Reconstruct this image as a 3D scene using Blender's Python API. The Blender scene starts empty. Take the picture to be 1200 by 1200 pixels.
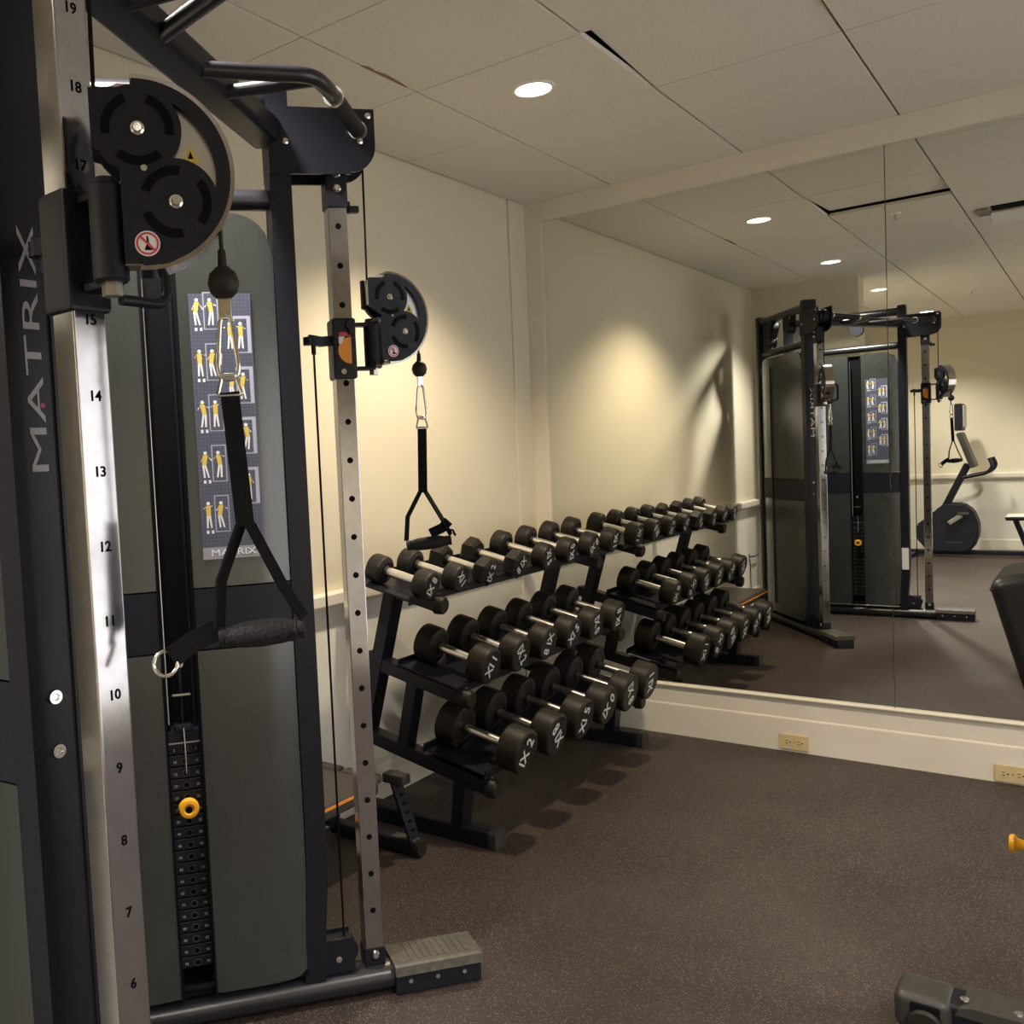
import bpy, bmesh, math, random
from mathutils import Vector as V, Matrix as MX
random.seed(7)
PI = math.pi
SC = bpy.context.scene
COL = SC.collection

WIN, EXPO, LP = 1.4, .52, 1.5
# ------------------------------------------------------------------ materials
def mat(name, col, rough=.5, metal=0., spec=.5, coat=0., emit=None, estr=0., trans=0., alpha=1., sheen=0.):
    m = bpy.data.materials.new(name); m.use_nodes = True
    b = m.node_tree.nodes['Principled BSDF']
    b.inputs['Base Color'].default_value = (*col, 1)
    b.inputs['Roughness'].default_value = rough
    b.inputs['Metallic'].default_value = metal
    b.inputs['Specular IOR Level'].default_value = spec
    b.inputs['Coat Weight'].default_value = coat
    b.inputs['Transmission Weight'].default_value = trans
    b.inputs['Alpha'].default_value = alpha
    b.inputs['Sheen Weight'].default_value = sheen
    if emit:
        b.inputs['Emission Color'].default_value = (*emit, 1)
        b.inputs['Emission Strength'].default_value = estr
    return m

def nodes(m): return m.node_tree.nodes, m.node_tree.links, m.node_tree.nodes['Principled BSDF']

def noise_mat(name, c1, c2, scale, rough=.5, detail=4, bump=0., bscale=None, metal=0., lo=.35, hi=.65, spec=.5):
    m = mat(name, c1, rough, metal, spec); N, Lk, B = nodes(m)
    tc = N.new('ShaderNodeTexCoord'); nz = N.new('ShaderNodeTexNoise')
    nz.inputs['Scale'].default_value = scale; nz.inputs['Detail'].default_value = detail
    Lk.new(tc.outputs['Object'], nz.inputs['Vector'])
    r = N.new('ShaderNodeValToRGB'); r.color_ramp.elements[0].position = lo; r.color_ramp.elements[1].position = hi
    r.color_ramp.elements[0].color = (*c1, 1); r.color_ramp.elements[1].color = (*c2, 1)
    Lk.new(nz.outputs['Fac'], r.inputs['Fac']); Lk.new(r.outputs['Color'], B.inputs['Base Color'])
    if bump:
        n2 = N.new('ShaderNodeTexNoise'); n2.inputs['Scale'].default_value = bscale or scale; n2.inputs['Detail'].default_value = 3
        Lk.new(tc.outputs['Object'], n2.inputs['Vector'])
        bp = N.new('ShaderNodeBump'); bp.inputs['Strength'].default_value = bump; bp.inputs['Distance'].default_value = .004
        Lk.new(n2.outputs['Fac'], bp.inputs['Height']); Lk.new(bp.outputs['Normal'], B.inputs['Normal'])
    return m

# painted wall: cream above the chair rail, off-white below it
def wall_paint():
    m = mat('wall paint', (.7, .66, .5), .75, spec=.25); N, Lk, B = nodes(m)
    g = N.new('ShaderNodeNewGeometry'); s = N.new('ShaderNodeSeparateXYZ'); Lk.new(g.outputs['Position'], s.inputs[0])
    c = N.new('ShaderNodeMath'); c.operation = 'GREATER_THAN'; c.inputs[1].default_value = .87; Lk.new(s.outputs['Z'], c.inputs[0])
    mx = N.new('ShaderNodeMix'); mx.data_type = 'RGBA'
    mx.inputs['A'].default_value = (.70, .67, .60, 1); mx.inputs['B'].default_value = (.68, .63, .505, 1)
    Lk.new(c.outputs[0], mx.inputs['Factor']); Lk.new(mx.outputs['Result'], B.inputs['Base Color'])
    tc = N.new('ShaderNodeTexCoord'); n2 = N.new('ShaderNodeTexNoise'); n2.inputs['Scale'].default_value = 120; Lk.new(tc.outputs['Object'], n2.inputs['Vector'])
    bp = N.new('ShaderNodeBump'); bp.inputs['Strength'].default_value = .12; bp.inputs['Distance'].default_value = .004
    Lk.new(n2.outputs['Fac'], bp.inputs['Height']); Lk.new(bp.outputs['Normal'], B.inputs['Normal'])
    return m

def rubber_floor():
    m = mat('speckled rubber floor', (.05, .04, .035), .55, spec=.35); N, Lk, B = nodes(m)
    tc = N.new('ShaderNodeTexCoord')
    v = N.new('ShaderNodeTexVoronoi'); v.inputs['Scale'].default_value = 260; Lk.new(tc.outputs['Object'], v.inputs['Vector'])
    sp = N.new('ShaderNodeSeparateColor'); Lk.new(v.outputs['Color'], sp.inputs[0])
    gt = N.new('ShaderNodeMath'); gt.operation = 'GREATER_THAN'; gt.inputs[1].default_value = .74; Lk.new(sp.outputs[0], gt.inputs[0])
    lt = N.new('ShaderNodeMath'); lt.operation = 'LESS_THAN'; lt.inputs[1].default_value = .40; Lk.new(v.outputs['Distance'], lt.inputs[0])
    ml = N.new('ShaderNodeMath'); ml.operation = 'MULTIPLY'; Lk.new(gt.outputs[0], ml.inputs[0]); Lk.new(lt.outputs[0], ml.inputs[1])
    n = N.new('ShaderNodeTexNoise'); n.inputs['Scale'].default_value = 2.2; n.inputs['Detail'].default_value = 5; Lk.new(tc.outputs['Object'], n.inputs['Vector'])
    r = N.new('ShaderNodeValToRGB'); r.color_ramp.elements[0].color = (.030, .021, .0195, 1); r.color_ramp.elements[1].color = (.042, .031, .0275, 1)
    r.color_ramp.elements[0].position = .35; r.color_ramp.elements[1].position = .65
    Lk.new(n.outputs['Fac'], r.inputs['Fac'])
    n3 = N.new('ShaderNodeTexNoise'); n3.inputs['Scale'].default_value = 90; Lk.new(tc.outputs['Object'], n3.inputs['Vector'])
    r3 = N.new('ShaderNodeValToRGB'); r3.color_ramp.elements[0].color = (.13, .085, .065, 1); r3.color_ramp.elements[1].color = (.21, .17, .13, 1)
    Lk.new(n3.outputs['Fac'], r3.inputs['Fac'])
    mx = N.new('ShaderNodeMix'); mx.data_type = 'RGBA'
    Lk.new(ml.outputs[0], mx.inputs['Factor']); Lk.new(r.outputs['Color'], mx.inputs['A']); Lk.new(r3.outputs['Color'], mx.inputs['B'])
    Lk.new(mx.outputs['Result'], B.inputs['Base Color'])
    bp = N.new('ShaderNodeBump'); bp.inputs['Strength'].default_value = .25; bp.inputs['Distance'].default_value = .002
    Lk.new(v.outputs['Distance'], bp.inputs['Height']); Lk.new(bp.outputs['Normal'], B.inputs['Normal'])
    return m

def mirror_mat():
    m = bpy.data.materials.new('mirror glass'); m.use_nodes = True
    N = m.node_tree.nodes; N.clear()
    o = N.new('ShaderNodeOutputMaterial'); g = N.new('ShaderNodeBsdfGlossy')
    g.inputs['Color'].default_value = (.80, .81, .76, 1); g.inputs['Roughness'].default_value = 0
    m.node_tree.links.new(g.outputs[0], o.inputs[0]); return m

def placard_mat():
    m = mat('blue grey placard print', (.07, .075, .11), .4); N, Lk, B = nodes(m)
    tc = N.new('ShaderNodeTexCoord'); br = N.new('ShaderNodeTexBrick')
    br.offset = 0; br.inputs['Scale'].default_value = 1; br.inputs['Brick Width'].default_value = .009; br.inputs['Row Height'].default_value = .009
    br.inputs['Mortar Size'].default_value = .0006
    br.inputs['Color1'].default_value = (.060, .064, .10, 1); br.inputs['Color2'].default_value = (.064, .068, .105, 1); br.inputs['Mortar'].default_value = (.10, .11, .165, 1)
    mp = N.new('ShaderNodeMapping'); mp.inputs['Rotation'].default_value = (PI/2, 0, 0)
    Lk.new(tc.outputs['Object'], mp.inputs['Vector']); Lk.new(mp.outputs['Vector'], br.inputs['Vector']); Lk.new(br.outputs['Color'], B.inputs['Base Color'])
    return m

M = dict(
    wall=wall_paint(), floor=rubber_floor(), mirror=mirror_mat(),
    ceil=noise_mat('ceiling tile', (.68, .65, .59), (.75, .72, .66), 260, .9, 3, .25, 300, spec=.15),
    tbar=mat('ceiling grid bar', (.22, .20, .17), .6), plenum=mat('dark plenum', (.10, .095, .10), .9),
    trim=noise_mat('off white painted trim', (.70, .65, .56), (.73, .68, .59), 6, .45, 3),
    black=noise_mat('black powder coated steel', (.0068, .0072, .0125), (.0095, .010, .0165), 300, .40, 2, spec=.30),
    blackr=noise_mat('black moulded plastic', (.009, .0096, .016), (.012, .0128, .0205), 400, .5, 2, spec=.25),
    gloss=noise_mat('gloss black tube', (.012, .012, .017), (.016, .016, .022), 200, .30, 2, spec=.6),
    barchrome=noise_mat('satin chrome bar', (.80, .78, .74), (.86, .84, .80), 300, .3, 2, metal=1.),
    dark=mat('matt black void', (.004, .004, .005), .9, spec=.1),
    rubber=noise_mat('black urethane', (.011, .0095, .0085), (.019, .016, .0135), 60, .5, 4, .08, 200, spec=.28),
    chrome=mat('polished chrome', (.78, .77, .74), .12, 1.), brushed=noise_mat('brushed chrome tube', (.40, .39, .41), (.45, .44, .46), 40, .13, 3, metal=1.),
    steel=mat('satin steel', (.55, .54, .52), .33, 1.), gunmetal=mat('black chrome rim', (.46, .43, .42), .14, 1.),
    frost=noise_mat('smoked frosted shroud', (.026, .030, .029), (.029, .034, .033), 8, .26, 2, spec=1.),
    placard=placard_mat(), yellow=mat('yellow print', (.62, .46, .10), .5), white=mat('white print', (.72, .72, .74), .5), pale=mat('pale lilac print', (.38, .39, .50), .5),
    grey=mat('grey lettering', (.36, .36, .40), .5), strip=mat('grey strip print', (.28, .28, .32), .5), pink=mat('pink print', (.55, .06, .16), .5), red=mat('red print', (.55, .05, .07), .5),
    orange=mat('orange plastic', (.85, .30, .03), .4), knob=mat('amber plastic', (.90, .42, .02), .35), web=noise_mat('black nylon webbing', (.005, .005, .006), (.009, .009, .011), 500, .85, 2, spec=.1),
    grip=noise_mat('black knurled rubber', (.008, .008, .010), (.020, .020, .024), 260, .6, 2, .5, 260, spec=.25), vinyl=mat('black vinyl upholstery', (.008, .0075, .008), .42, spec=.35),
    vinylb=noise_mat('dark brown vinyl pad', (.055, .05, .042), (.07, .064, .054), 30, .38, 3),
    almond=mat('almond plastic', (.60, .47, .27), .4), lamp=mat('downlight lens', (1, .95, .85), .4, emit=(1, .9, .72), estr=9.), lampw=mat('downlight lens cool', (1, .97, .92), .4, emit=(1, .95, .86), estr=9.),
    daylight=mat('frosted daylight pane', (.8, .85, .9), .5, emit=(.98, .96, .95), estr=WIN),
    whitep=mat('white enamel', (.8, .78, .74), .4), tread=noise_mat('worn grey aluminium tread', (.055, .051, .043), (.085, .078, .066), 50, .55, 4, metal=.1), greyp=mat('grey plastic', (.036, .034, .032), .45),
    screen=mat('pale console screen', (.42, .43, .40), .3), tilestain=mat('brown ceiling stain', (.25, .16, .09), .9))

# ------------------------------------------------------------------ mesh builder
class MB:
    def __init__(s): s.b = bmesh.new()
    def _fin(s, fs, mi, smooth=True):
        for f in fs: f.material_index = mi; f.smooth = smooth
    def poly(s, pts, mi=0):
        f = s.b.faces.new([s.b.verts.new(p) for p in pts]); s._fin([f], mi, False); return s
    def box(s, c, d, bev=0, mi=0, m=None, seg=2):
        t = bmesh.new(); bmesh.ops.create_cube(t, size=1)
        for v in t.verts: v.co = V((v.co.x*d[0], v.co.y*d[1], v.co.z*d[2]))
        if bev: bmesh.ops.bevel(t, geom=t.edges[:], offset=bev, segments=seg, affect='EDGES', profile=.5)
        mt = MX.Translation(V(c)) @ (m.to_4x4() if m else MX())
        s._merge(t, mt, mi); return s
    def _merge(s, t, mt, mi):
        mp = {}
        for v in t.verts: mp[v] = s.b.verts.new(mt @ v.co)
        for f in t.faces:
            try: nf = s.b.faces.new([mp[v] for v in f.verts])
            except ValueError: continue
            nf.material_index = mi; nf.smooth = True
        t.free()
    def bar(s, p, q, w, h, up=(0, 0, 1), bev=.004, mi=0, seg=2):      # rectangular bar from p to q
        p = V(p); q = V(q); z = (q-p).normalized(); x = V(up).cross(z)
        if x.length < 1e-4: x = V((1, 0, 0)).cross(z)
        x.normalize(); y = z.cross(x)
        s.box((p+q)/2, (w, h, (q-p).length), bev, mi, MX((x, y, z)).transposed(), seg); return s
    def cyl(s, p, q, r, r2=None, n=24, mi=0, bev=0):
        p = V(p); q = V(q); L = (q-p).length; r2 = r if r2 is None else r2
        pr = [(0, 0), (r, 0), (r2, L), (0, L)] if not bev else [(0, 0), (r-bev, 0), (r, bev), (r2, L-bev), (r2-bev, L), (0, L)]
        return s.lathe(pr, p, q-p, n, mi)
    def lathe(s, prof, o, ax, n=28, mi=0, ring=None):
        o = V(o); z = V(ax).normalized(); x = z.orthogonal().normalized(); y = z.cross(x)
        if ring: x = V(ring); x = (x-z*x.dot(z)).normalized(); y = z.cross(x)
        rows = []
        for r, h in prof:
            if r < 1e-7: rows.append([s.b.verts.new(o+z*h)])
            else: rows.append([s.b.verts.new(o+z*h+(x*math.cos(a)+y*math.sin(a))*r) for a in [2*PI*i/n for i in range(n)]])
        fs = []
        for a, b in zip(rows, rows[1:]):
            for i in range(n):
                j = (i+1) % n
                if len(a) == 1 and len(b) == 1: continue
                if len(a) == 1: fs.append(s.b.faces.new((a[0], b[j], b[i])))
                elif len(b) == 1: fs.append(s.b.faces.new((a[i], a[j], b[0])))
                else: fs.append(s.b.faces.new((a[i], a[j], b[j], b[i])))
        s._fin(fs, mi); return s
    def tube(s, pts, r, n=12, mi=0, closed=False, flat=None, wdir=None):
        pts = [V(p) for p in pts]; N = len(pts); rings = []; pr = None
        for i in range(N):
            if closed: t = (pts[(i+1) % N]-pts[i-1]).normalized()
            else: t = (pts[min(i+1, N-1)]-pts[max(i-1, 0)]).normalized()
            if wdir is not None: x = V(wdir); x = (x-t*x.dot(t)).normalized()
            elif pr is None: x = t.orthogonal().normalized()
            else: x = (pr-t*pr.dot(t)).normalized()
            pr = x; y = t.cross(x)
            if flat: w, h = flat[0]/2, flat[1]/2; ring = [pts[i]+x*a+y*b for a, b in ((-w, -h), (w, -h), (w, h), (-w, h))]
            else: ring = [pts[i]+(x*math.cos(a)+y*math.sin(a))*r for a in [2*PI*k/n for k in range(n)]]
            rings.append([s.b.verts.new(p) for p in ring])
        k = len(rings[0]); fs = []
        for i in range(N if closed else N-1):
            a, b = rings[i], rings[(i+1) % N]
            for j in range(k): fs.append(s.b.faces.new((a[j], a[(j+1) % k], b[(j+1) % k], b[j])))
        if not closed: fs += [s.b.faces.new(rings[0][::-1]), s.b.faces.new(rings[-1])]
        s._fin(fs, mi); return s
    def prism(s, poly, o, ax, ay, d, mi=0):        # polygon in (ax, ay), extruded by d along ax x ay, centred
        o = V(o); ax = V(ax); ay = V(ay); n = ax.cross(ay)
        a = [s.b.verts.new(o+ax*x+ay*y-n*d/2) for x, y in poly]; b = [s.b.verts.new(o+ax*x+ay*y+n*d/2) for x, y in poly]
        k = len(a); fs = [s.b.faces.new(a[::-1]), s.b.faces.new(b)]
        for i in range(k): fs.append(s.b.faces.new((a[i], a[(i+1) % k], b[(i+1) % k], b[i])))
        s._fin(fs, mi); return s
    def sphere(s, c, r, mi=0, n=20, sc=(1, 1, 1)):
        t = bmesh.new(); bmesh.ops.create_uvsphere(t, u_segments=n, v_segments=n//2, radius=r)
        s._merge(t, MX.Translation(V(c)) @ MX.Diagonal((*sc, 1)), mi); return s
    def text(s, body, size, o, ax, ay, mi=0, depth=.0006, align='CENTER', xs=1., bold=0.):
        cu = bpy.data.curves.new('t', 'FONT'); cu.body = body; cu.size = size; cu.align_x = align; cu.align_y = 'CENTER'; cu.extrude = depth; cu.offset = bold
        cu.resolution_u = 3
        ob = bpy.data.objects.new('t', cu); COL.objects.link(ob)
        dg = bpy.context.evaluated_depsgraph_get(); me = bpy.data.meshes.new_from_object(ob.evaluated_get(dg))
        ax = V(ax).normalized(); ay = V(ay).normalized(); n = ax.cross(ay)
        mt = MX.Translation(V(o)) @ MX((ax*xs, ay, n)).transposed().to_4x4()
        t = bmesh.new(); t.from_mesh(me); s._merge(t, mt, mi)
        bpy.data.objects.remove(ob); bpy.data.curves.remove(cu); bpy.data.meshes.remove(me); return s
    def build(s, name, mats, parent=None, flip=1, loc=None, smooth=True, ang=40, fixn=True):
        if flip < 0:
            for v in s.b.verts: v.co.y *= -1
            bmesh.ops.reverse_faces(s.b, faces=s.b.faces[:])
        if fixn: bmesh.ops.recalc_face_normals(s.b, faces=s.b.faces[:])
        me = bpy.data.meshes.new(name); s.b.to_mesh(me); s.b.free()
        for m in (mats if isinstance(mats, (list, tuple)) else [mats]): me.materials.append(M[m])
        try: me.set_sharp_from_angle(angle=math.radians(ang))
        except Exception: pass
        o = bpy.data.objects.new(name, me); COL.objects.link(o)
        if parent: o.parent = parent
        if loc: o.location = loc
        wn_ = o.modifiers.new('weighted normals', 'WEIGHTED_NORMAL'); wn_.keep_sharp = True; wn_.weight = 60
        return o

def join(t, o):          # add printed characters to the mesh of the part that carries them
    me = bmesh.new(); me.from_mesh(o.data); tmp = bpy.data.meshes.new('x'); t.b.to_mesh(tmp); t.b.free()
    me.from_mesh(tmp); me.to_mesh(o.data); me.free(); bpy.data.meshes.remove(tmp)

def fillet(pts, r, k=6, closed=False):
    pts = [V(p) for p in pts]; out = []; N = len(pts)
    for i, p in enumerate(pts):
        if not closed and i in (0, N-1): out.append(p); continue
        a = pts[i-1]-p; b = pts[(i+1) % N]-p; q = min(r, a.length*.49, b.length*.49)
        A = p+a.normalized()*q; B = p+b.normalized()*q
        for j in range(k+1):
            t = j/k; out.append(A*(1-t)**2+p*2*t*(1-t)+B*t*t)
    return out

def arc(cx, cy, r, a0, a1, n=12):
    return [(cx+r*math.cos(math.radians(a0+(a1-a0)*i/n)), cy+r*math.sin(math.radians(a0+(a1-a0)*i/n))) for i in range(n+1)]

def empty(name, label, cat, loc=(0, 0, 0), rz=0, group=None):
    o = bpy.data.objects.new(name, None); COL.objects.link(o); o.location = loc; o.rotation_euler = (0, 0, rz)
    o.empty_display_size = .1
    return tag(o, label, cat, group)
def tag(o, label, cat, group=None):
    o['label'] = label; o['category'] = cat
    if group: o['group'] = group
    return o
def struct(o, label=None):
    o['kind'] = 'structure'
    if label: o['label'] = label
    return o
def copy_tree(o, parent=None):
    c = o.copy(); COL.objects.link(c)
    if parent: c.parent = parent
    for ch in list(o.children): copy_tree(ch, c)
    return c

H = 2.69; XR = 4.6; YJ = -4.03; XJ = .81; YB = -8.38
# ------------------------------------------------------------------ room shell
def quadbox(x0, x1, y0, y1, z0, z1, bev=0):
    return MB().box(((x0+x1)/2, (y0+y1)/2, (z0+z1)/2), (x1-x0, y1-y0, z1-z0), bev)
struct(quadbox(-.1, XR+.1, YB-.1, .12, -.05, 0).build('floor', 'floor'))
struct(quadbox(-.1, 0, YB-.1, .12, 0, H+.35).build('wall_left', 'wall'))
struct(quadbox(0, XJ, YJ-.22, YJ, 0, H+.35).build('wall_return', 'wall'))
struct(quadbox(0, XR, YB-.1, YB, 0, H+.35).build('wall_back', 'wall'))
# right wall with a tall daylit window
WY0, WY1, WZ0, WZ1 = -3.5, -.55, .12, 2.2
b = MB(); x = XR+.05
for y0, y1, z0, z1 in ((YB-.1, WY0, 0, H+.35), (WY1, .12, 0, H+.35), (WY0, WY1, 0, WZ0), (WY0, WY1, WZ1, H+.35)): b.box((x, (y0+y1)/2, (z0+z1)/2), (.1, y1-y0, z1-z0))
struct(b.build('wall_right', 'wall'))
b = MB(); wn = 4
for k in range(wn+1): b.box((XR+.03, WY0+(WY1-WY0)*k/wn, (WZ0+WZ1)/2), (.06, .06, WZ1-WZ0), .004)
for z in (WZ0+.03, 1.0, WZ1-.03): b.box((XR+.03, (WY0+WY1)/2, z), (.055, WY1-WY0, .05), .004)
wf = struct(b.build('window_1', 'trim'), 'tall daylit window in the right-hand wall')
MB().box((XR+.05, (WY0+WY1)/2, (WZ0+WZ1)/2), (.01, WY1-WY0, WZ1-WZ0)).build('pane', 'daylight', wf)
struct(quadbox(0, XR, .012, .12, 0, H+.35).build('wall_front', 'trim'))
# chair rails and baseboards
def rail(name, p, q, nrm):
    p = V(p); q = V(q); n = V(nrm); b = MB()
    prof = [(0, .84), (.030, .84), (.036, .85), (.044, .862), (.044, .898), (.038, .905), (0, .905)]
    u = (q-p); L = u.length; u.normalize()
    b.prism([(a, z) for a, z in prof], (p+q)/2, n, V((0, 0, 1)), L)
    return struct(b.build(name, 'trim'))
def base(name, p, q, nrm, h=.148, t=.014):
    p = V(p); q = V(q); n = V(nrm); b = MB()
    b.prism([(0, 0), (t, 0), (t, h-.012), (t-.006, h), (0, h)], (p+q)/2, n, V((0, 0, 1)), (q-p).length)
    return struct(b.build(name, 'trim'))
rail('trim_1', (0, YJ, 0), (0, 0, 0), (1, 0, 0)); rail('trim_2', (0, YJ, 0), (XJ, YJ, 0), (0, 1, 0))
rail('trim_3', (0, YB, 0), (0, YJ-.22, 0), (1, 0, 0)); rail('trim_4', (0, YB, 0), (XR, YB, 0), (0, 1, 0)); rail('trim_5', (XR, YB, 0), (XR, WY0, 0), (-1, 0, 0))
base('baseboard_left', (0, YJ, 0), (0, 0, 0), (1, 0, 0)); base('baseboard_return', (0, YJ, 0), (XJ, YJ, 0), (0, 1, 0))
base('baseboard_back', (0, YB, 0), (XR, YB, 0), (0, 1, 0)); base('baseboard_inner', (0, YB, 0), (0, YJ-.22, 0), (1, 0, 0)); base('baseboard_right', (XR, YB, 0), (XR, WY0, 0), (-1, 0, 0))
# mirror wall trim
b = quadbox(0, .098, -.012, .012, .245, H, .002); struct(b.build('trim_6', 'trim'))
b = quadbox(.098, XR, -.012, .012, 2.588, H, .002); struct(b.build('trim_7', 'trim'))
b = quadbox(0, XR, -.012, .012, .15, .240, .002); b.box((XR/2, -.008, .2425), (XR, .036, .009), .003); struct(b.build('trim_8', 'trim'))
b = MB(); b.prism([(0, 0), (.030, 0), (.030, .142), (.024, .152), (0, .152)], (XR/2, .010, 0), (0, -1, 0), (0, 0, 1), XR); struct(b.build('baseboard_front', 'trim'))
b = quadbox(0, .010, -.18, -.0125, .16, H, .002); struct(b.build('trim_9', 'wall'))
# mirrors
for i, (x0, x1, lab) in enumerate([(.099, 1.6435, 'wall mirror panel left of the dark seam, beside the dumbbell rack'), (1.6465, 3.19, 'wall mirror panel right of the dark seam, near the bench'), (3.193, XR, 'wall mirror panel at the far right end of the mirror wall')]):
    o = quadbox(x0, x1, 0, .006, .2475, 2.5875).build('mirror_panel', 'mirror'); tag(o, lab, 'mirror')
# ceiling: lay-in tiles with gaps to a dark plenum
gx = [.478-.61*1+.0, .478, 1.095, 1.701, 2.31, 2.92, 3.53, 4.14, 4.75]; gx[0] = 0.006
gx[-1] = XR
gy = [.0, -.446] + [-1.052-.606*i for i in range(13)]
gy = [y for y in gy if y > YB+.1] + [YB]
b = MB(); tb = MB()
tilt1 = tilt2 = None
for i in range(len(gx)-1):
    for j in range(len(gy)-1):
        x0, x1, y1, y0 = gx[i], gx[i+1], gy[j], gy[j+1]
        if i == 2 and j == 2: tilt1 = (x0, x1, y0, y1); continue
        b.box(((x0+x1)/2, (y0+y1)/2, H+.009), (x1-x0-.0085, y1-y0-.0042, .018), .0012, 0, None, 1)
for x in gx[1:-1]: tb.box((x, YB/2, H+.0145), (.0035, -YB, .005))
struct(b.build('ceiling', 'ceil'))
struct(quadbox(-.1, XR+.1, YB-.1, .12, H+.3, H+.35).build('ceiling_deck', 'plenum'))
# displaced tiles
def tile(lab, rect, pivot_y, dz):
    x0, x1, y0, y1 = rect; b = MB(); w = x1-x0-.012; d = y1-y0-.006
    b.box((0, 0, 0), (w, d, .018), .0015)
    o = b.build('ceiling_tile', 'ceil'); a = math.atan2(dz, d)
    o.rotation_euler = (-a, 0, 0) if dz > 0 else (-a, 0, 0)
    o.location = ((x0+x1)/2, (y0+y1)/2, H+.009+abs(dz)/2*(1 if dz > 0 else -1)); return tag(o, lab, 'ceiling tile')
t1 = tile('lifted ceiling tile leaving a dark wedge gap beside the nearest downlight', tilt1, 0, .032)
e = empty('ceiling_vent', 'white ceiling vent with dark slot and deflector, mirrored at upper right', 'vent', (2.13, -2.33, H))
MB().box((0, .075, -.003), (.60, .13, .006), .001).build('vent_slot', 'dark', e)
MB().box((0, -.055, -.035), (.62, .12, .012), .003, 0, MX.Rotation(math.radians(24), 3, 'X')).build('deflector', 'whitep', e)
MB().box((-.345, .02, -.006), (.06, .20, .012), .003).build('end_bracket', 'tbar', e)
b = MB(); b.prism([(0, 0), (.012, .03), (.006, .07), (.014, .12), (.009, .2), (.002, .26), (-.002, .26), (-.003, 0)], (.481, -1.98, H-.0006), (1, 0, 0), (0, 1, 0), .0012); struct(b.build('ceiling_stain', 'tilestain'))

# downlights
def downlight(x, y, lab, warm, power, ang=124):
    e = empty('ceiling_downlight', lab, 'ceiling light', (x, y, H), 0, 'recessed ceiling downlights')
    MB().lathe([(.060, -.001), (.064, -.006), (.074, -.006), (.079, -.001), (.079, .002), (.060, .002)], (0, 0, 0), (0, 0, 1), 40).build('trim_ring', 'whitep', e)
    MB().cyl((0, 0, -.003), (0, 0, .001), .060, n=40).build('lens', 'lamp' if warm else 'lampw', e)
    l = bpy.data.lights.new('downlight_beam', 'SPOT'); l.energy = power*LP; l.spot_size = math.radians(ang); l.spot_blend = .6; l.shadow_soft_size = .055
    l.color = (1, .82, .58) if warm else (1, .93, .82)
    lo = bpy.data.objects.new('downlight_beam', l); COL.objects.link(lo); lo.parent = e; lo.location = (0, 0, -.03)
    return e
downlight(.785, -1.38, 'recessed round downlight in the ceiling, nearest the mirror and dumbbell rack', True, 72)
downlight(.785, -3.21, 'recessed round downlight above the cable machine, second from the mirror', False, 95)
downlight(.79, -5.06, 'recessed round downlight behind the cable machine, third from the mirror', False, 170)
downlight(.86, -7.32, 'recessed round downlight by the exercise bike, fourth from the mirror', False, 75)
downlight(3.4, -1.38, 'added unseen fill downlight in the right-hand row nearest the mirror', False, 60)  # right-hand row is added out of view as fill for the room
downlight(3.4, -3.21, 'added unseen fill downlight in the right-hand row, second from the mirror', False, 85)  # added fill lamp, out of view like the one before it
downlight(3.4, -5.06, 'added unseen fill downlight in the right-hand row, third from the mirror', False, 170)  # added out of view to brighten the far half of the room
downlight(2.3, -6.75, 'added unseen fill downlight on the right, farthest from the mirror', False, 110)  # added lamp, kept out of view, lifts the far wall and ceiling
for x, y, lab in [(1.395, -1.903, 'small ceiling sprinkler head near the lifted tile'), (1.386, -5.99, 'small ceiling sprinkler head in the far half of the room')]:
    e = empty('sprinkler_head', lab, 'sprinkler', (x, y, H), 0, 'ceiling sprinkler heads')
    MB().lathe([(0, .001), (.03, .001), (.026, -.006), (0, -.006)], (0, 0, 0), (0, 0, 1), 20).build('escutcheon', 'whitep', e)
    MB().cyl((0, 0, -.006), (0, 0, -.035), .006).cyl((0, 0, -.035), (0, 0, -.037), .015).build('deflector', 'steel', e)
# outlets
for x, z, lab in [(1.2515, .045, 'almond duplex outlet low on the baseboard nearer the dumbbell rack'), (2.05, .040, 'almond duplex outlet on the baseboard at the right edge of the view')]:
    e = empty('wall_outlet', lab, 'outlet', (x, -.0205, z), 0, 'baseboard outlets')
    MB().box((0, -.003, 0), (.118, .006, .068), .0025).build('cover_plate', 'almond', e)
    for dx in (-.025, .025):
        r = MB(); r.box((dx, -.0065, 0), (.034, .002, .028), .0008, 0)
        for dz in (-.006, .006): r.box((dx-.005, -.0078, dz), (.009, .0006, .0024), 0, 1)
        r.cyl((dx+.009, -.0075, 0), (dx+.009, -.0082, 0), .003, n=10, mi=1)
        r.build('receptacle', ['almond', 'dark'], e)
    MB().cyl((0, -.006, 0), (0, -.0072, 0), .003, n=12).build('screw', 'steel', e)
# wall hook with a cord
e = empty('wall_hook', 'small dark hook with a dangling cord on the wall behind the cable machine', 'hook', (0, -3.75, .43))
MB().box((.004, 0, 0), (.008, .025, .05), .002).build('hook_plate', 'steel', e)
MB().tube(fillet([(.008, 0, 0), (.03, -.04, 0), (.03, -.12, .0), (.03, -.17, .006)], .02), .005).build('hook_arm', 'black', e)
MB().tube([(.008, .0, -.02), (.012, .003, -.1), (.010, -.004, -.18), (.008, -.012, -.27)], .0035).build('cord', 'black', e)

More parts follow.
